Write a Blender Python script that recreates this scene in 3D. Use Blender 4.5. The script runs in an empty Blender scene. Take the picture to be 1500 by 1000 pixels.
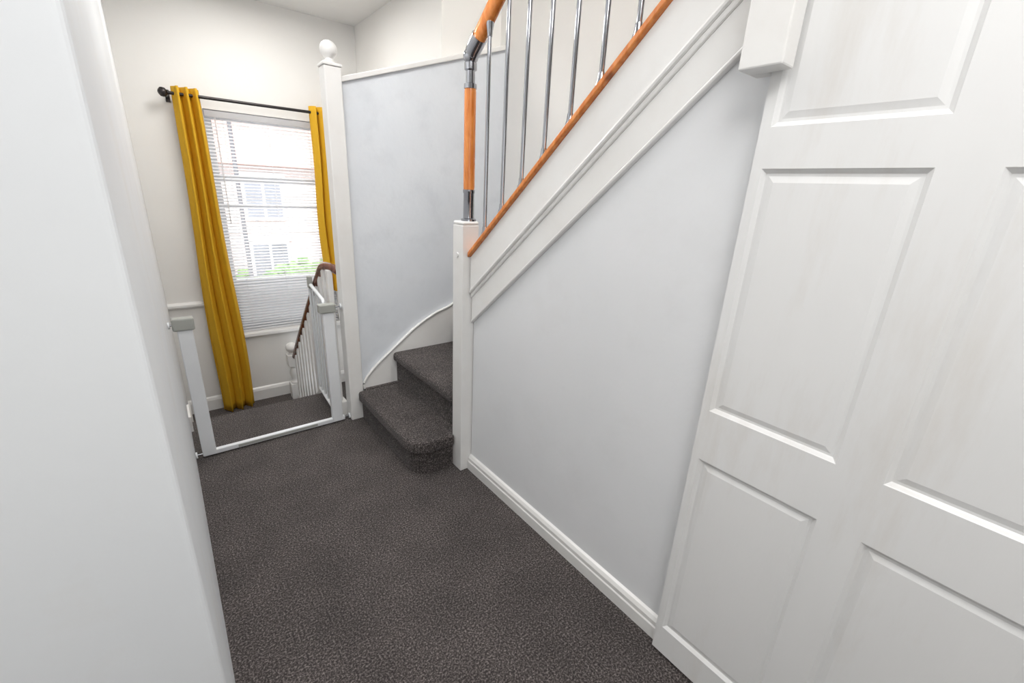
import bpy, bmesh, math, random
from mathutils import Matrix, Vector
random.seed(3)
S=bpy.context.scene
COL=bpy.context.collection

# ---------------------------------------------------------------- materials
def new_mat(name):
    m=bpy.data.materials.new(name);m.use_nodes=True
    return m,m.node_tree,m.node_tree.nodes["Principled BSDF"]
def paint(name,col,col2=None,rough=.5,scale=3.0,bump=.05,bscale=60,stain=None,stain_amt=0.0,stretch=(1,1,1)):
    m,nt,b=new_mat(name);N=nt.nodes;L=nt.links
    tc=N.new('ShaderNodeTexCoord');mp=N.new('ShaderNodeMapping');mp.inputs['Scale'].default_value=stretch
    L.new(tc.outputs['Object'],mp.inputs[0])
    n=N.new('ShaderNodeTexNoise');n.inputs['Scale'].default_value=scale;n.inputs['Detail'].default_value=6;L.new(mp.outputs[0],n.inputs['Vector'])
    mix=N.new('ShaderNodeMix');mix.data_type='RGBA'
    mix.inputs[6].default_value=(*col,1);mix.inputs[7].default_value=(*(col2 or [c*.93 for c in col]),1)
    r=N.new('ShaderNodeMapRange');r.inputs[1].default_value=.35;r.inputs[2].default_value=.7;L.new(n.outputs[0],r.inputs[0])
    L.new(r.outputs[0],mix.inputs[0])
    out=mix.outputs[2]
    if stain:
        n3=N.new('ShaderNodeTexNoise');n3.inputs['Scale'].default_value=scale*1.7;n3.inputs['Detail'].default_value=8;n3.inputs['Roughness'].default_value=.65;L.new(mp.outputs[0],n3.inputs['Vector'])
        r3=N.new('ShaderNodeMapRange');r3.inputs[1].default_value=.52;r3.inputs[2].default_value=.75;r3.inputs[4].default_value=stain_amt;L.new(n3.outputs[0],r3.inputs[0])
        m3=N.new('ShaderNodeMix');m3.data_type='RGBA';L.new(r3.outputs[0],m3.inputs[0]);L.new(out,m3.inputs[6]);m3.inputs[7].default_value=(*stain,1);out=m3.outputs[2]
    L.new(out,b.inputs['Base Color']);b.inputs['Roughness'].default_value=rough
    n2=N.new('ShaderNodeTexNoise');n2.inputs['Scale'].default_value=bscale;n2.inputs['Detail'].default_value=3;L.new(mp.outputs[0],n2.inputs['Vector'])
    bp=N.new('ShaderNodeBump');bp.inputs['Strength'].default_value=bump;bp.inputs['Distance'].default_value=.01;L.new(n2.outputs[0],bp.inputs['Height']);L.new(bp.outputs[0],b.inputs['Normal'])
    return m
M_blue=paint("wall_paint_cool",(.82,.83,.845),(.785,.80,.815),.55,2.2,.05,45,(.66,.66,.66),.20)
M_blue2=paint("wall_paint_stair",(.76,.79,.83),(.71,.745,.79),.6,2.6,.12,25,(.50,.53,.57),.30)
M_near=paint("wall_paint_near",(.80,.82,.835),(.77,.79,.81),.6,1.8,.06,25,(.66,.62,.56),.25)
M_warm=paint("wall_paint_warm",(.85,.84,.815),(.82,.805,.78),.6,1.6,.06,30)
M_trim=paint("trim_gloss_white",(.86,.855,.84),(.82,.81,.79),.3,4,.03,30,(.60,.52,.42),.10)
M_door=paint("door_paint",(.84,.84,.835),(.81,.81,.805),.38,2.6,.06,40,(.66,.61,.55),.42,(1,1.6,.30))
M_ceil=paint("ceiling_paint",(.84,.83,.81),None,.8,2,.02,40)
M_pvc=paint("gate_white_metal",(.82,.84,.86),None,.3,5,.01,20)
M_grey=paint("gate_grey_plastic",(.40,.41,.38),None,.45,8,.02,30)
def slat_mat():
    m,nt,b=new_mat("blind_slat");N=nt.nodes;L=nt.links
    n=N.new('ShaderNodeTexNoise');n.inputs['Scale'].default_value=30
    mix=N.new('ShaderNodeMix');mix.data_type='RGBA';mix.inputs[6].default_value=(.86,.86,.87,1);mix.inputs[7].default_value=(.9,.9,.9,1);L.new(n.outputs[0],mix.inputs[0]);L.new(mix.outputs[2],b.inputs['Base Color']);b.inputs['Roughness'].default_value=.4
    tr=N.new('ShaderNodeBsdfTranslucent');tr.inputs[0].default_value=(.9,.9,.92,1)
    ms=N.new('ShaderNodeMixShader');ms.inputs[0].default_value=.35;L.new(b.outputs[0],ms.inputs[1]);L.new(tr.outputs[0],ms.inputs[2]);L.new(ms.outputs[0],N['Material Output'].inputs[0])
    return m
M_slat=slat_mat()
def carpet(name,a,bcol,c):
    m,nt,b=new_mat(name);N=nt.nodes;L=nt.links
    tc=N.new('ShaderNodeTexCoord')
    n=N.new('ShaderNodeTexNoise');n.inputs['Scale'].default_value=150;n.inputs['Detail'].default_value=3.5;n.inputs['Roughness'].default_value=.8;L.new(tc.outputs['Object'],n.inputs['Vector'])
    cr=N.new('ShaderNodeValToRGB');e=cr.color_ramp.elements
    e[0].position=.39;e[0].color=(*a,1);e[1].position=.64;e[1].color=(*c,1);x=e.new(.51);x.color=(*bcol,1)
    L.new(n.outputs[0],cr.inputs[0])
    n2=N.new('ShaderNodeTexNoise');n2.inputs['Scale'].default_value=5;n2.inputs['Detail'].default_value=6;L.new(tc.outputs['Object'],n2.inputs['Vector'])
    r=N.new('ShaderNodeMapRange');r.inputs[1].default_value=.3;r.inputs[2].default_value=.7;r.inputs[3].default_value=.80;r.inputs[4].default_value=1.22;L.new(n2.outputs[0],r.inputs[0])
    mu=N.new('ShaderNodeVectorMath');mu.operation='SCALE';L.new(cr.outputs[0],mu.inputs[0]);L.new(r.outputs[0],mu.inputs['Scale'])
    L.new(mu.outputs[0],b.inputs['Base Color']);b.inputs['Roughness'].default_value=.95
    b.inputs['Sheen Weight'].default_value=.1
    bp=N.new('ShaderNodeBump');bp.inputs['Strength'].default_value=.5;bp.inputs['Distance'].default_value=.005;L.new(n.outputs[0],bp.inputs['Height']);L.new(bp.outputs[0],b.inputs['Normal'])
    return m
M_carpet=carpet("carpet_charcoal",(.013,.010,.010),(.055,.045,.043),(.24,.21,.20))
def simple(name,col,rough=.5,metal=0,**k):
    m,nt,b=new_mat(name);b.inputs['Base Color'].default_value=(*col,1);b.inputs['Roughness'].default_value=rough;b.inputs['Metallic'].default_value=metal
    N=nt.nodes;L=nt.links
    n=N.new('ShaderNodeTexNoise');n.inputs['Scale'].default_value=20
    r=N.new('ShaderNodeMapRange');r.inputs[3].default_value=max(0,rough-.05);r.inputs[4].default_value=rough+.05;L.new(n.outputs[0],r.inputs[0]);L.new(r.outputs[0],b.inputs['Roughness'])
    return m
M_chrome=simple("chrome",(.42,.43,.46),.10,1)
M_dark=simple("rod_dark_metal",(.05,.045,.045),.35,.8)
M_lamp=simple("lamp_post_paint",(.12,.12,.13),.5,0)
def wood(name,a,b2,rough,stretch,knot=False):
    m,nt,b=new_mat(name);N=nt.nodes;L=nt.links
    tc=N.new('ShaderNodeTexCoord');mp=N.new('ShaderNodeMapping');mp.inputs['Scale'].default_value=stretch;L.new(tc.outputs['Object'],mp.inputs[0])
    n=N.new('ShaderNodeTexNoise');n.inputs['Scale'].default_value=8;n.inputs['Detail'].default_value=6;n.inputs['Distortion'].default_value=.6;L.new(mp.outputs[0],n.inputs['Vector'])
    cr=N.new('ShaderNodeValToRGB');e=cr.color_ramp.elements;e[0].position=.35;e[0].color=(*a,1);e[1].position=.65;e[1].color=(*b2,1);L.new(n.outputs[0],cr.inputs[0])
    out=cr.outputs[0]
    if knot:
        vo=N.new('ShaderNodeTexVoronoi');vo.inputs['Scale'].default_value=9;L.new(tc.outputs['Object'],vo.inputs['Vector'])
        r=N.new('ShaderNodeMapRange');r.inputs[1].default_value=.08;r.inputs[2].default_value=.18;r.inputs[3].default_value=.7;r.inputs[4].default_value=0;L.new(vo.outputs['Distance'],r.inputs[0])
        m3=N.new('ShaderNodeMix');m3.data_type='RGBA';L.new(r.outputs[0],m3.inputs[0]);L.new(out,m3.inputs[6]);m3.inputs[7].default_value=(.25,.06,.015,1);out=m3.outputs[2]
    L.new(out,b.inputs['Base Color']);b.inputs['Roughness'].default_value=rough
    b.inputs['Coat Weight'].default_value=.4
    return m
M_pine=wood("varnished_pine",(.62,.17,.025),(.82,.30,.07),.25,(6,6,1),True)
M_brown=wood("dark_handrail_wood",(.10,.028,.015),(.19,.06,.03),.25,(6,2,2))
def curtain_mat():
    m,nt,b=new_mat("mustard_fabric");N=nt.nodes;L=nt.links
    b.inputs['Roughness'].default_value=.75
    tc=N.new('ShaderNodeTexCoord');n=N.new('ShaderNodeTexNoise');n.inputs['Scale'].default_value=400;L.new(tc.outputs['Object'],n.inputs['Vector'])
    mix=N.new('ShaderNodeMix');mix.data_type='RGBA';mix.inputs[6].default_value=(.70,.38,.010,1);mix.inputs[7].default_value=(.80,.48,.02,1);L.new(n.outputs[0],mix.inputs[0]);L.new(mix.outputs[2],b.inputs['Base Color'])
    tr=N.new('ShaderNodeBsdfTranslucent');tr.inputs[0].default_value=(.85,.5,.02,1)
    ms=N.new('ShaderNodeMixShader');ms.inputs[0].default_value=.15;L.new(b.outputs[0],ms.inputs[1]);L.new(tr.outputs[0],ms.inputs[2]);L.new(ms.outputs[0],N['Material Output'].inputs[0])
    return m
M_cur=curtain_mat()
def glass_mat():
    m,nt,b=new_mat("window_glass");N=nt.nodes;L=nt.links
    t=N.new('ShaderNodeBsdfTransparent');g=N.new('ShaderNodeBsdfGlossy');g.inputs['Roughness'].default_value=.02
    ms=N.new('ShaderNodeMixShader');ms.inputs[0].default_value=.05;L.new(t.outputs[0],ms.inputs[1]);L.new(g.outputs[0],ms.inputs[2]);L.new(ms.outputs[0],N['Material Output'].inputs[0])
    return m
M_glass=glass_mat()
def brick(name,c1,c2,mo,sc):
    m,nt,b=new_mat(name);N=nt.nodes;L=nt.links
    tc=N.new('ShaderNodeTexCoord');mp=N.new('ShaderNodeMapping');mp.inputs['Rotation'].default_value=(math.radians(90),0,0);L.new(tc.outputs['Object'],mp.inputs[0])
    k=N.new('ShaderNodeTexBrick');k.inputs['Scale'].default_value=sc;k.inputs['Color1'].default_value=(*c1,1);k.inputs['Color2'].default_value=(*c2,1);k.inputs['Mortar'].default_value=(*mo,1);L.new(mp.outputs[0],k.inputs['Vector'])
    L.new(k.outputs[0],b.inputs['Base Color']);b.inputs['Roughness'].default_value=.9
    return m
M_brick=brick("pale_brick",(.60,.48,.45),(.66,.55,.52),(.7,.65,.63),2.2)
M_brick2=brick("pink_brick",(.58,.44,.40),(.64,.51,.47),(.7,.63,.6),2.2)
M_roof=paint("roof_tiles",(.46,.28,.24),(.40,.25,.22),.8,4,.3,20)
M_render=paint("pale_render",(.80,.79,.78),None,.8,2,.05,20)
M_road=paint("tarmac",(.52,.53,.55),(.46,.46,.48),.9,3,.2,60)
M_leaf=paint("hedge_leaf",(.10,.22,.05),(.24,.36,.12),.8,6,.8,20)
M_wdark=simple("far_window_glass",(.22,.23,.26),.1)
M_chip=paint("bare_wood_chip",(.42,.27,.14),None,.8,30,.2,60)

# ---------------------------------------------------------------- helpers
def obj_from(name,verts,faces,mat,parent=None,smooth=False,bevel=0,seg=2):
    me=bpy.data.meshes.new(name);me.from_pydata([tuple(v) for v in verts],[],faces);me.materials.append(mat)
    bm=bmesh.new();bm.from_mesh(me);bmesh.ops.recalc_face_normals(bm,faces=bm.faces);bm.to_mesh(me);bm.free()
    if smooth:
        for p in me.polygons:p.use_smooth=True
    o=bpy.data.objects.new(name,me);COL.objects.link(o)
    if parent:o.parent=parent
    if bevel:
        b=o.modifiers.new("bevel",'BEVEL');b.width=bevel;b.segments=seg;b.limit_method='ANGLE'
    return o
def box(name,x0,x1,y0,y1,z0,z1,mat,parent=None,bevel=0,seg=2):
    v=[(x,y,z) for x in(x0,x1) for y in(y0,y1) for z in(z0,z1)]
    f=[(0,1,3,2),(4,6,7,5),(0,4,5,1),(2,3,7,6),(0,2,6,4),(1,5,7,3)]
    return obj_from(name,v,f,mat,parent,False,bevel,seg)
def prism(name,pts,axis,a,b,mat,parent=None,bevel=0,seg=2,smooth=False):
    def mk(p,t):
        l=list(p);l.insert(axis,t);return tuple(l)
    n=len(pts);v=[mk(p,a) for p in pts]+[mk(p,b) for p in pts]
    f=[tuple(range(n)),tuple(range(2*n-1,n-1,-1))]+[(i,(i+1)%n,n+(i+1)%n,n+i) for i in range(n)]
    return obj_from(name,v,f,mat,parent,smooth,bevel,seg)
def lathe(name,prof,c,mat,parent=None,n=28):
    v=[];f=[]
    for r,z in prof:
        for i in range(n):
            a=2*math.pi*i/n;v.append((c[0]+r*math.cos(a),c[1]+r*math.sin(a),z))
    for k in range(len(prof)-1):
        for i in range(n):
            j=(i+1)%n;f.append((k*n+i,k*n+j,(k+1)*n+j,(k+1)*n+i))
    f.append(tuple(range(n)));f.append(tuple((len(prof)-1)*n+i for i in range(n)))
    o=obj_from(name,v,f,mat,parent,True)
    m=o.modifiers.new("es",'EDGE_SPLIT');m.split_angle=math.radians(40)
    return o
def tube(name,pts,r,mat,parent=None,n=16,flat=None):
    pts=[Vector(p) for p in pts];v=[];f=[]
    up0=Vector((0,0,1))
    for i,p in enumerate(pts):
        t=(pts[min(i+1,len(pts)-1)]-pts[max(i-1,0)]).normalized()
        up=up0 if abs(t.dot(up0))<.95 else Vector((1,0,0))
        s=t.cross(up).normalized();u=s.cross(t).normalized()
        rs,ru=(r,r) if flat is None else flat
        rr=r[min(i,len(r)-1)] if isinstance(r,(list,tuple)) else None
        for k in range(n):
            a=2*math.pi*k/n
            if rr is not None:v.append(p+s*rr*math.cos(a)+u*rr*math.sin(a))
            else:v.append(p+s*rs*math.cos(a)+u*ru*math.sin(a))
    for i in range(len(pts)-1):
        for k in range(n):
            j=(k+1)%n;f.append((i*n+k,i*n+j,(i+1)*n+j,(i+1)*n+k))
    f.append(tuple(range(n)));f.append(tuple((len(pts)-1)*n+k for k in range(n)))
    o=obj_from(name,v,f,mat,parent,True)
    m=o.modifiers.new("es",'EDGE_SPLIT');m.split_angle=math.radians(50)
    return o
def empty(name,loc=(0,0,0)):
    e=bpy.data.objects.new(name,None);COL.objects.link(e);e.empty_display_size=.1;return e
def bez(ctrl,n=8):
    P=[Vector(c) for c in ctrl];P=[P[0]*2-P[1]]+P+[P[-1]*2-P[-2]];out=[]
    for i in range(1,len(P)-2):
        for k in range(n):
            t=k/n;a,b,c,d=P[i-1:i+3]
            out.append(.5*((2*b)+(c-a)*t+(2*a-5*b+4*c-d)*t*t+(3*b-a-3*c+d)*t**3))
    out.append(P[-2]);return out

XL=-.045; XR=1.18; YW=4.25; ZC=2.74; ZL=-.42; XS=1.57; XF=2.02
# ---------------------------------------------------------------- shell
box("floor",-1.6,XF+.1,-1.7,3.10,-.06,0,M_carpet)
sl=empty("descending_stairs")
prism("nosing",[(3.10,-.05),(3.19,-.05),(3.205,-.035),(3.205,-.015),(3.19,.0),(3.10,.0)],0,XL,.765,M_carpet,sl)
box("riser_1",XL,.765,3.16,3.18,-.24,-.05,M_carpet,sl)
box("tread_1",XL,.765,3.16,3.44,-.24,-.21,M_carpet,sl,.01)
box("riser_2",XL,.765,3.40,3.42,-.45,-.24,M_carpet,sl)
box("floor_lower_landing",XL-.1,XS+.1,3.42,YW,ZL-.05,ZL,M_carpet)
prism("wall_left",[(XL,.84),(XL,YW+.2),(XL-.12,YW+.2),(XL-.12,.96),(-1.6,.96),(-1.6,.84)],2,ZL-.05,ZC,M_near,None,.012,4)
prism("trim_chip",[(.842,.095),(.855,.10),(.858,.13),(.85,.155),(.8425,.15)],0,XL-.002,XL+.0012,M_chip)
box("wall_behind",-1.7,XF+.2,-1.8,-1.7,0,5,M_warm)
box("wall_room_left",-1.7,-1.6,-1.8,1.0,0,ZC,M_warm)
box("ceiling",-1.7,XR,-1.8,YW+.2,ZC,ZC+.1,M_ceil)
box("ceiling_stairwell",XR,XS+.1,2.70,YW+.2,ZC,ZC+.1,M_ceil)
box("ceiling_upper",XR-.2,XF+.2,-1.8,2.9,4.7,4.8,M_ceil)
box("wall_stairwell_side",XS,XS+.1,2.88,YW+.2,ZL-.05,ZC,M_warm)
box("wall_flight_side",XF,XF+.1,-1.8,2.9,0,4.7,M_warm)
box("wall_flight_end",XS,XF,2.78,2.88,0,4.7,M_warm)
box("wall_upper_edge",XR-.1,XR,-1.8,2.80,ZC+.1,4.7,M_warm)
box("wall_upper_end",XR-.1,XS,2.80,2.9,ZC+.1,4.7,M_warm)
# window wall
wx0,wx1,wz0,wz1=.40,1.25,.22,1.97
ww=empty("wall_window")
box("wall_window_left",XL-.12,wx0,YW,YW+.2,ZL-.05,ZC,M_warm,ww)
box("wall_window_right",wx1,XS+.1,YW,YW+.2,ZL-.05,ZC,M_warm,ww)
box("wall_window_top",wx0,wx1,YW,YW+.2,wz1,ZC,M_warm,ww)
box("wall_window_bottom",wx0,wx1,YW,YW+.2,ZL-.05,wz0,M_warm,ww)
prism("trim_dado",[(YW,.49),(YW-.018,.495),(YW-.028,.51),(YW-.028,.525),(YW-.012,.54),(YW,.54)],0,XL,wx0-.03,M_trim)
prism("baseboard_window",[(YW,ZL),(YW-.02,ZL),(YW-.02,ZL+.09),(YW-.012,ZL+.11),(YW,ZL+.12)],0,XL,XS,M_trim)
prism("baseboard_stairwell",[(3.05,.0),(3.05,.10),(3.25,.10),(3.75,-.30),(YW-.03,-.30),(YW-.03,ZL),(3.45,ZL),(3.45,-.2),(3.2,-.2),(3.2,0)],0,XL,XL+.012,M_trim)

# window joinery
w=empty("window_1")
yf=YW+.10
def fr(n,a,b,c,d,y0=yf,y1=yf+.06): return box(n,a,b,y0,y1,c,d,M_pvc,w)
fr("jamb_left",wx0-.002,wx0+.055,wz0-.002,wz1+.002);fr("jamb_right",wx1-.055,wx1+.002,wz0-.002,wz1+.002)
fr("head",wx0+.055,wx1-.055,wz1-.055,wz1+.002);fr("cill_frame",wx0+.055,wx1-.055,wz0-.002,wz0+.06)
fr("transom",wx0+.055,wx1-.055,1.47,1.51);fr("sash_rail",wx0+.055,wx1-.055,1.27,1.295);fr("lower_rail",wx0+.055,wx1-.055,.62,.67)
box("glass",wx0+.03,wx1-.03,yf+.028,yf+.032,wz0+.03,wz1-.03,M_glass,w)
m,nt,b=new_mat("frosted_panel");b.inputs['Base Color'].default_value=(.75,.78,.80,1);b.inputs['Transmission Weight'].default_value=.5;b.inputs['Roughness'].default_value=.6
n_=nt.nodes.new('ShaderNodeTexNoise');n_.inputs['Scale'].default_value=80;bp_=nt.nodes.new('ShaderNodeBump');nt.links.new(n_.outputs[0],bp_.inputs['Height']);nt.links.new(bp_.outputs[0],b.inputs['Normal'])
box("lower_frosted_pane",wx0+.04,wx1-.04,yf+.02,yf+.026,wz0+.05,.63,m,w)
box("window_sill_nose",wx0-.03,wx1+.03,YW-.04,YW-.0005,wz0-.03,wz0+.006,M_trim,w,.008)
box("window_sill",wx0+.001,wx1-.001,YW-.005,YW+.099,wz0+.0005,wz0+.006,M_trim,w)
# venetian blind
bl=empty("venetian_blind")
yb=YW+.03
box("headrail",wx0+.005,wx1-.005,yb-.02,yb+.02,wz1-.05,wz1-.005,M_slat,bl,.004)
box("bottom_rail",wx0+.006,wx1-.006,yb-.013,yb+.013,wz0+.008,wz0+.026,M_slat,bl,.003)
v=[];f=[];z=wz0+.044;tilt=math.radians(25)
while z<wz1-.055:
    k=len(v)
    for x in (wx0+.004,wx1-.004):
        for s in (-1,-.4,.4,1):
            c=(1-s*s)*.0022
            v.append((x,yb+s*.0130*math.cos(tilt),z+s*.0130*math.sin(tilt)+c))
    for i in range(3): f.append((k+i,k+i+1,k+5+i,k+4+i))
    z+=.0245
sl_o=obj_from("slats",v,f,M_slat,bl,True)
for x in (wx0+.12,(wx0+wx1)/2,wx1-.12):
    tube("ladder_cord",[(x,yb-.014,wz0+.02),(x,yb-.014,wz1-.03)],.0012,M_slat,bl,6)
tube("tilt_wand",[(wx0+.07,yb-.03,1.15),(wx0+.07,yb-.028,wz1-.05)],.004,M_slat,bl,8)

# curtain rod
rod=empty("curtain_rod")
yr=YW-.10;zr=2.03
tube("pole",[(.20,yr,zr),(1.40,yr,zr)],.011,M_dark,rod)
lathe("finial",[(.001,-.03),(.015,-.027),(.026,-.012),(.029,0),(.026,.012),(.015,.027),(.001,.03)],(0,0),M_dark,rod).location=(.178,yr,zr)
tube("bracket_left",[(.205,yr,zr-.012),(.205,yr+.03,zr-.016),(.205,YW,zr-.016)],.007,M_dark,rod,8)
tube("bracket_right",[(1.385,yr,zr-.012),(1.385,YW,zr-.016)],.007,M_dark,rod,8)
box("bracket_plate",.192,.218,YW-.006,YW,zr-.05,zr+.03,M_dark,rod)
def curtain(name,x0,x1,xb0,xb1,z0,z1,folds,amp,mat,ph=0):
    v=[];f=[];nu=folds*16;nv=40
    for j in range(nv+1):
        t=j/nv;z=z1+(z0-z1)*t
        a=x0+(xb0-x0)*t;b=x1+(xb1-x1)*t
        for i in range(nu+1):
            u=i/nu
            am=amp*(1-.2*t)
            d=math.sin(2*math.pi*folds*u+ph)
            y=yr-.004+am*d+.012*math.sin(5*u+3*t)*t
            x=a+(b-a)*u+.012*math.sin(4*math.pi*folds*u+ph)+.014*math.sin(2.5*t*math.pi+u*2)*t
            v.append((x,y,z+.006*d*t))
    for j in range(nv):
        for i in range(nu):
            k=j*(nu+1)+i;f.append((k,k+1,k+nu+2,k+nu+1))
    o=obj_from(name,v,f,mat,None,True)
    s=o.modifiers.new("thick",'SOLIDIFY');s.thickness=.003
    return o
curtain("mustard_curtain",.222,.38,.175,.425,ZL+.005,zr+.045,3,.045,M_cur,.6)
curtain("mustard_curtain",1.12,1.36,1.12,1.36,.55,zr+.045,4,.040,M_cur,1)

# ---------------------------------------------------------------- tall newel + half wall
tn=empty("tall_newel_post")
box("shaft",.81,.90,2.66,2.75,0,2.075,M_trim,tn,.006)
box("cap",.805,.905,2.655,2.755,2.075,2.09,M_trim,tn,.004)
cx,cy=.855,2.705
lathe("ball_finial",[(.035,2.09),(.036,2.10),(.022,2.106),(.020,2.114)]+[(.044*math.sin(a),2.154-.044*math.cos(a)) for a in [math.radians(q) for q in range(28,180,9)]]+[(.001,2.198)],(cx,cy),M_trim,tn)
hz=lambda x:2.02+.335*(x-.93)
prism("wall_stair_half",[(.90,0),(.90,hz(.90)),(XF,hz(XF)),(XF,0)],1,2.70,2.78,M_blue2)
prism("trim_half_wall_cap",[(.90,hz(.90)),(.90,hz(.90)+.028),(XF,hz(XF)+.028),(XF,hz(XF))],1,2.685,2.795,M_trim,None,.004)
cv=bez([(.915,.20,0),(.92,.255,0),(1.00,.345,0),(1.14,.455,0),(1.30,.575,0),(1.45,.655,0),(1.60,.71,0),(1.80,.85,0),(2.0,1.05,0)],6)
sk=empty("baseboard_stairs")
prism("board",[(p.x,p.y) for p in cv]+[(XF,.0),(.915,.0)],1,2.684,2.70,M_trim,sk)
tube("bead",[(p.x,2.682,p.y) for p in cv],.0085,M_trim,sk,10)

# ---------------------------------------------------------------- ascending stairs
st=empty("ascending_stairs")
def rounded(x0,x1,y0,y1,r,nx,ny,n=10):
    pts=[(x1,ny),(nx,ny),(nx,y0)]
    pts+=[(x0+r-r*math.sin(a),y0+r-r*math.cos(a)) for a in [math.pi/2*i/n for i in range(n+1)]]
    pts+=[(x0,y1),(x1,y1)]
    return pts
NX0,NX1,NY0,NY1=1.113,1.203,1.780,1.870
prism("riser_1",rounded(.885,1.40,1.862,2.655,.10,NX0-.001,NY1+.002),2,0,.19,M_carpet,st)
prism("tread_1",rounded(.86,1.40,1.838,2.655,.12,NX0-.001,NY1+.002),2,.135,.205,M_carpet,st,.025,5)
box("tread_1_back",.915,1.40,2.655,2.684,0,.203,M_carpet,st)
box("riser_2",1.15,1.75,1.885,2.684,.19,.40,M_carpet,st)
prism("tread_2",[(1.12,1.885),(1.12,2.684),(1.80,2.684),(1.80,1.885)],2,.36,.425,M_carpet,st,.025,5)
N0=(1.245,1.90)
prism("step_3",[N0,(1.62,2.684),(XF-.003,2.684),(XF-.003,1.9)],2,.3,.63,M_carpet,st,.02,4)
prism("step_4",[N0,(XF-.003,2.35),(XF-.003,1.87),(1.245,1.87)],2,.5,.83,M_carpet,st,.02,4)
for i in range(12):
    y1=1.86-.24*i;z=1.03+.20*i
    if z>4: break
    box("step_%d"%(5+i),1.245,XF-.003,y1-.30,y1,z-.36,z,M_carpet,st,.02,4)

# stair newel (base)
nb=empty("stair_newel_post")
box("base",NX0,NX1,NY0,NY1,0,1.34,M_trim,nb,.004)
prism("base_cap",[(NX0,NY0),(NX1,NY0),(NX1,NY1),(NX0,NY1)],2,1.34,1.357,M_trim,nb,.012,3)
lathe("cover_cap",[(.001,-.004),(.010,-.004),(.012,.0),(.012,.004),(.001,.004)],(0,0),M_trim,nb)
cc=bpy.data.objects["cover_cap"];cc.rotation_euler=(0,math.radians(90),0);cc.location=(NX0-.001,1.825,1.20)
cx,cy=1.170,1.822
lathe("chrome_base",[(.036,1.357),(.036,1.366),(.026,1.37),(.025,1.48),(.028,1.485),(.028,1.497),(.022,1.50)],(cx,cy),M_chrome,nb)
lathe("pine_column",[(.025,1.497),(.026,1.51),(.026,1.90),(.025,1.915)],(cx,cy),M_pine,nb)
lathe("chrome_top",[(.028,1.912),(.028,1.93),(.020,1.933),(.020,1.98),(.027,1.984),(.027,2.01),(.018,2.015),(.018,2.03)],(cx,cy),M_chrome,nb)
SL=.845;d=Vector((0,-1,SL)).normalized()
P0=Vector((cx,cy,2.04))
hr=lambda y:P0.z+SL*(cy-y)
tube("chrome_elbow",[(cx,cy,2.02),(cx,cy-.004,2.035),(cx,cy-.018,2.055),P0+d*.055,P0+d*.085],[.020,.029,.033,.034,.034],M_chrome,nb,20)
lathe("elbow_ball",[(.001,2.0)]+[(.033*math.sin(a),2.035-.033*math.cos(a)) for a in [math.radians(q) for q in range(15,180,15)]]+[(.001,2.068)],(cx,cy),M_chrome,nb)

# upper balustrade
ub=empty("stair_balustrade")
tz=lambda y:1.165+SL*(1.81-y)
tube("pine_handrail",[P0+d*.08,P0+d*.09,P0+d*1.2,P0+d*2.6],.0,M_pine,ub,20,flat=(.026,.034))
xsp=1.168
prism("pine_base_rail",[(1.775,tz(1.775)-.002),(1.775,tz(1.775)+.022),(-1.5,tz(-1.5)+.022),(-1.5,tz(-1.5)-.002)],0,1.135,1.205,M_pine,ub,.004)
y=1.682
while y>-1.2:
    z0=tz(y)+.02;z1=hr(y)-.03
    tube("spindle",[(xsp,y,z0),(xsp,y,z1)],.0085,M_chrome,ub,12)
    lathe("spindle_foot",[(.017,z0-.012),(.017,z0+.012),(.012,z0+.03),(.0105,z0+.05),(.001,z0+.05)],(xsp,y),M_chrome,ub,14)
    lathe("spindle_head",[(.001,z1-.05),(.0105,z1-.05),(.012,z1-.03),(.016,z1-.01),(.016,z1+.01)],(xsp,y),M_chrome,ub,14)
    y-=.123

# string + mouldings
sg=empty("stair_string")
def band(name,o0,o1,x0,mat=M_trim,bv=.004,y0=1.775,y1=-1.5,x1=1.185):
    return prism(name,[(y0,tz(y0)+o0),(y0,tz(y0)+o1),(y1,tz(y1)+o1),(y1,tz(y1)+o0)],0,x0,x1,mat,sg,bv)
band("string_board",-.165,-.002,1.152)
band("bead_upper",-.183,-.160,1.146,bv=.008)
band("cove",-.203,-.178,1.156,bv=.006)
band("lower_board",-.318,-.200,1.164)
band("bead_lower",-.332,-.314,1.160,bv=.006)
prism("wall_right",[(1.775,0),(1.775,tz(1.775)-.01),(-1.7,tz(-1.7)-.01),(-1.7,0)],0,1.18,1.24,M_blue)
prism("baseboard_right",[(1.18,0),(1.158,0),(1.158,.05),(1.162,.055),(1.162,.072),(1.170,.085),(1.18,.09)],1,.53,1.778,M_trim)
bk=empty("trim_casing")
box("casing_front",1.068,1.126,.482,.575,1.775,ZC,M_trim,bk,.004)
box("casing_back",1.120,1.160,.532,.575,1.775,ZC,M_trim,bk,.004)

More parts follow.
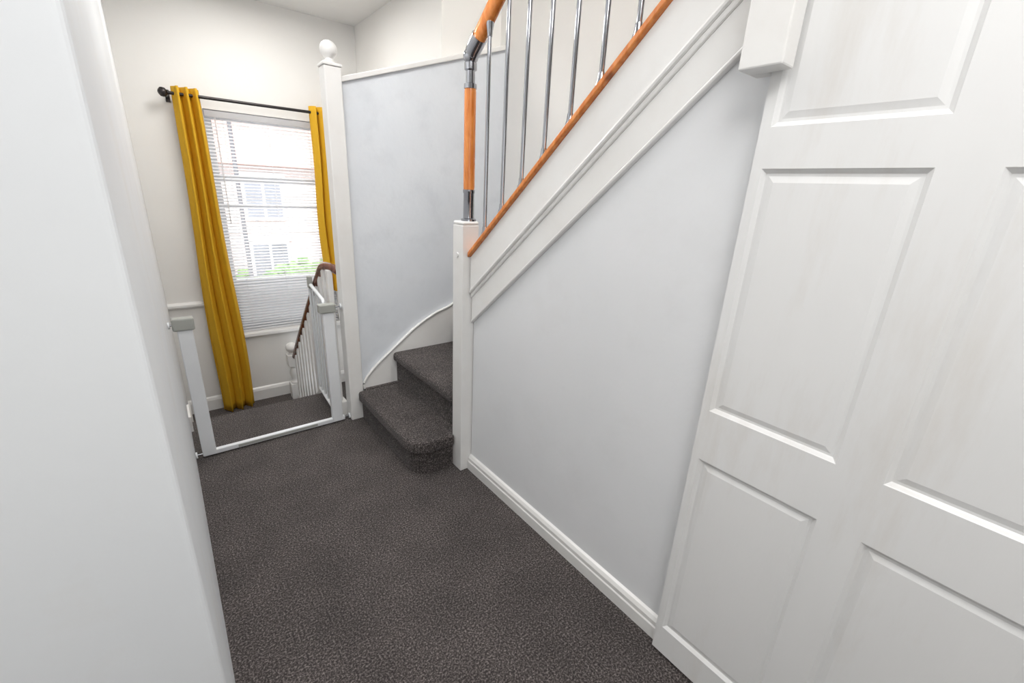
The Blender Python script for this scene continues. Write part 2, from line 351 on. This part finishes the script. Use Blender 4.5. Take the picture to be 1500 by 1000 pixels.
# ---------------------------------------------------------------- door
dr=empty("door_1")
def door(x,y0,y1,z0,z1,th):
    ys=[y0,.505,.200,.112,-.188,y1]
    zs=[z0,.12,.79,.945,1.577,1.665,1.97,z1]
    V=[];F=[]
    def q(a,b,c,dd): 
        k=len(V);V.extend([a,b,c,dd]);F.append((k,k+1,k+2,k+3))
    def rect(ya,yb,za,zb,dp): return [(x+dp,ya,za),(x+dp,yb,za),(x+dp,yb,zb),(x+dp,ya,zb)]
    for i in range(5):
        for j in range(7):
            ya,yb,za,zb=ys[i],ys[i+1],zs[j],zs[j+1]
            if i in(1,3) and j in(1,3,5):
                rings=[(0,0),(.002,.002),(.007,.006),(.010,.009),(.016,.009),(.030,.005)]
                prev=None
                for off,dp in rings:
                    r=rect(ya-off,yb+off,za+off,zb-off,dp)
                    if prev:
                        for k in range(4): q(prev[k],prev[(k+1)%4],r[(k+1)%4],r[k])
                    prev=r
                q(*prev)
            else: q(*rect(ya,yb,za,zb,0))
    b=th
    q((x,y0,z0),(x,y0,z1),(x+b,y0,z1),(x+b,y0,z0));q((x,y1,z0),(x,y1,z1),(x+b,y1,z1),(x+b,y1,z0))
    q((x,y0,z1),(x,y1,z1),(x+b,y1,z1),(x+b,y0,z1));q((x,y0,z0),(x,y1,z0),(x+b,y1,z0),(x+b,y0,z0))
    q((x+b,y0,z0),(x+b,y1,z0),(x+b,y1,z1),(x+b,y0,z1))
    me=bpy.data.meshes.new("door_leaf");me.from_pydata(V,[],F);me.materials.append(M_door)
    bm=bmesh.new();bm.from_mesh(me);bmesh.ops.remove_doubles(bm,verts=bm.verts,dist=1e-4);bmesh.ops.recalc_face_normals(bm,faces=bm.faces);bm.to_mesh(me);bm.free()
    o=bpy.data.objects.new("door_leaf",me);COL.objects.link(o);o.parent=dr
    return o
door(1.130,.528,-.215,.012,2.07,.028)
for z in (.25,1.05,1.75): tube("hinge",[(1.128,-.222,z-.04),(1.128,-.222,z+.04)],.006,M_chrome,dr,10)

# ---------------------------------------------------------------- baby gate
g=empty("baby_safety_gate")
yg=2.70
box("bottom_bar",-.01,.775,yg-.014,yg+.014,.008,.036,M_pvc,g,.004)
box("bar_label",.16,.60,yg-.0155,yg-.0135,.015,.030,M_grey,g)
box("left_post",-.012,.054,yg-.016,yg+.016,.008,.765,M_pvc,g,.006)
box("right_post",.695,.762,yg-.016,yg+.016,.008,.765,M_pvc,g,.006)
box("left_bracket",-.028,.066,yg-.026,yg+.026,.75,.815,M_grey,g,.008)
box("right_bracket",.675,.772,yg-.026,yg+.026,.75,.805,M_grey,g,.008)
for x0,x1 in ((XL+.001,-.01),(.765,.809)):
    for z in (.022,.78):
        tube("adjuster_bolt",[(x0,yg,z),(x1,yg,z)],.005,M_chrome,g,10)
        a=x0 if x0<0 else x1
        s=1 if x0<0 else -1
        tube("wall_cup",[(a,yg,z),(a+s*.008,yg,z)],.018,M_pvc,g,16)
A=Vector((.722,2.735,0));B=Vector((.742,3.12,0))
dv=(B-A)
def gp(t,z): q=A+dv*t;return (q.x,q.y,z)
loop=[gp(.02,.08),gp(.02,.78)]+[gp(.04,.80),gp(.08,.815)]+[gp(.9,.845),gp(.96,.84),gp(1,.81)]+[gp(1,.11),gp(.98,.085),gp(.94,.08),gp(.02,.08)]
tube("leaf_frame",loop,.011,M_pvc,g,12)
for k in range(1,5):
    tube("leaf_bar",[gp(k/5,.08),gp(k/5,.82)],.006,M_pvc,g,10)
box("leaf_latch",B.x-.014,B.x+.014,B.y-.03,B.y+.012,.82,.90,M_grey,g,.006)

# ---------------------------------------------------------------- lower balustrade
lb=empty("descending_balustrade")
X=.785
hrl=bez([(.83,2.757,.985),(.805,2.83,1.0),(X,2.92,.99),(X,3.02,.92),(X,3.28,.70),(X,3.74,.30),(X,4.07,0.0)],8)
tube("handrail",hrl,.0,M_brown,lb,16,flat=(.028,.026))
def rz(y):
    for a,b in zip(hrl,hrl[1:]):
        if a.y<=y<=b.y: return a.z+(b.z-a.z)*(y-a.y)/max(1e-6,b.y-a.y)
    return hrl[-1].z
yy=2.81
while yy<4.03:
    zb=max(ZL+.02,min(.02,rz(yy)-.78));zt=rz(yy)-.01
    if zt-zb>.08: box("baluster",X-.016,X+.016,yy-.022,yy+.022,zb,zt,M_trim,lb,.003)
    yy+=.10
prism("closed_string",[(2.757,-.06),(2.757,.10),(3.12,.10),(3.74,-.34),(4.07,-.38),(4.07,ZL),(3.2,ZL)],0,X-.018,X+.035,M_trim,lb,.003)
ln=empty("lower_newel_post")
c=(.770,4.12)
box("block_base",c[0]-.045,c[0]+.045,c[1]-.04,c[1]+.045,ZL,-.27,M_trim,ln,.004)
lathe("turning",[(.034,-.27),(.040,-.26),(.032,-.25),(.025,-.235),(.033,-.20),(.039,-.17),(.032,-.14),(.026,-.12),(.037,-.11),(.037,-.10)],c,M_trim,ln)
box("block_top",c[0]-.045,c[0]+.045,c[1]-.04,c[1]+.045,-.10,.01,M_trim,ln,.004)
lathe("ball",[(.038,.01),(.038,.018),(.022,.024),(.021,.03)]+[(.048*math.sin(a),.073-.048*math.cos(a)) for a in [math.radians(q) for q in range(25,180,11)]]+[(.001,.121)],c,M_trim,ln)

# ---------------------------------------------------------------- outside
box("street_ground",-25,25,4.5,40,-3.3,-3.2,M_road)
hs=empty("terraced_houses")
yh=17
box("facade",-14,16,yh,yh+6,-3.2,1.9,M_brick,hs)
prism("roof",[(yh-.4,1.9),(yh+3,4.2),(yh+6.4,1.9)],0,-14,16,M_roof,hs)
for i in range(-5,6):
    x=i*2.7+.2
    for z0,z1 in((-1.9,-.5),(.2,1.5)):
        box("window_frame",x-.6,x+.6,yh-.08,yh,z0,z1,M_pvc,hs)
        box("window_pane",x-.52,x-.04,yh-.10,yh-.07,z0+.1,z1-.1,M_wdark,hs)
        box("window_pane",x+.04,x+.52,yh-.10,yh-.07,z0+.1,z1-.1,M_wdark,hs)
        box("lintel",x-.7,x+.7,yh-.06,yh,z1,z1+.2,M_render,hs)
    box("house_door",x+.9,x+1.65,yh-.06,yh,-3.2,-1.0,M_brick2,hs)
box("band",-14,16,yh-.05,yh,-.2,.0,M_render,hs)
box("garden_wall",-14,16,14.0,14.2,-3.2,-1.5,M_brick2)
bm=bmesh.new()
for i in range(190):
    x=random.uniform(-3,7);r=random.uniform(.12,.25)
    bmesh.ops.create_icosphere(bm,subdivisions=2,radius=r,matrix=Matrix.Translation((x,15.0+random.uniform(-.2,.2),-1.35+random.uniform(-.9,.5*abs(math.sin(x*1.3))))))
bmesh.ops.create_icosphere(bm,subdivisions=3,radius=.3,matrix=Matrix.Translation((2,15,-2.9)))
for vv in bm.verts: vv.co+=Vector((random.uniform(-.05,.05),random.uniform(-.05,.05),random.uniform(-.05,.05)))
me=bpy.data.meshes.new("garden_hedge");bm.to_mesh(me);bm.free();me.materials.append(M_leaf)
COL.objects.link(bpy.data.objects.new("garden_hedge",me))
box("pavement",-25,25,11.5,14,-3.2,-3.1,M_render)
lp=empty("street_lamp")
tube("pole",[(1.56,11.9,-3.1),(1.56,11.9,4.5)],[.055,.04],M_lamp,lp,12)
tube("arm",[(1.56,11.9,4.5),(1.56,11.4,4.8),(1.56,10.8,4.85)],.03,M_lamp,lp,8)
box("lamp_head",1.46,1.66,10.3,10.85,4.78,4.9,M_grey,lp,.02)

# ---------------------------------------------------------------- light
W=bpy.data.worlds.new("sky");S.world=W;W.use_nodes=True
nt=W.node_tree;bg=nt.nodes['Background']
sky=nt.nodes.new('ShaderNodeTexSky');sky.sky_type='HOSEK_WILKIE';sky.turbidity=8;sky.sun_direction=(.1,-.6,.7)
mx=nt.nodes.new('ShaderNodeMix');mx.data_type='RGBA';mx.inputs[0].default_value=.75;mx.inputs[7].default_value=(.9,.95,1,1)
nt.links.new(sky.outputs[0],mx.inputs[6]);nt.links.new(mx.outputs[2],bg.inputs[0]);bg.inputs[1].default_value=3.0
def light(name,kind,loc,rot,power,col=(1,1,1),size=1,sy=None):
    l=bpy.data.lights.new(name,kind);l.energy=power;l.color=col
    if kind=='AREA':
        l.size=size
        if sy:l.shape='RECTANGLE';l.size_y=sy
    o=bpy.data.objects.new(name,l);COL.objects.link(o);o.location=loc;o.rotation_euler=rot;return o
s=light("sun",'SUN',(0,0,10),(math.radians(50),0,math.radians(-15)),6.5,(1,1,1));s.data.angle=.05
light("fill_light_hall",'AREA',(.2,-.2,2.70),(0,0,0),27,(1,.985,.97),1.0)  # added flat fill over the camera, not a known ceiling lamp
light("fill_light_mid",'AREA',(.5,1.9,2.70),(0,0,0),14,(1,.99,.98),.6)  # added fill for the middle of the corridor, no fitting here
light("fill_light_stairwell",'AREA',(.7,3.4,2.70),(0,0,0),15,(1,.975,.94),.5)  # added fill that brightens the landing beyond the gate, no real lamp
light("fill_light_upper",'AREA',(1.6,.8,4.65),(0,0,0),44,(1,.98,.95),.7)  # added unseen fill at the top of the stair shaft
light("fill_light_behind",'AREA',(-.7,-1.5,1.6),(math.radians(80),0,math.radians(-25)),7.5,(.95,.98,1),1.2)  # added soft fill panel behind the camera, no such lamp in the room

S.view_settings.view_transform='Standard'
# ---------------------------------------------------------------- camera
cd=bpy.data.cameras.new("camera");cam=bpy.data.objects.new("camera",cd);COL.objects.link(cam)
R=Matrix.Rotation(math.radians(-38.955),4,'Z')@Matrix.Rotation(math.radians(71.053),4,'X')@Matrix.Rotation(math.radians(2.848),4,'Z')
cam.matrix_world=Matrix.Translation((0,0,1.5))@R
cd.lens=639.8/1500*36;cd.sensor_width=36;cd.clip_start=.02
S.camera=cam
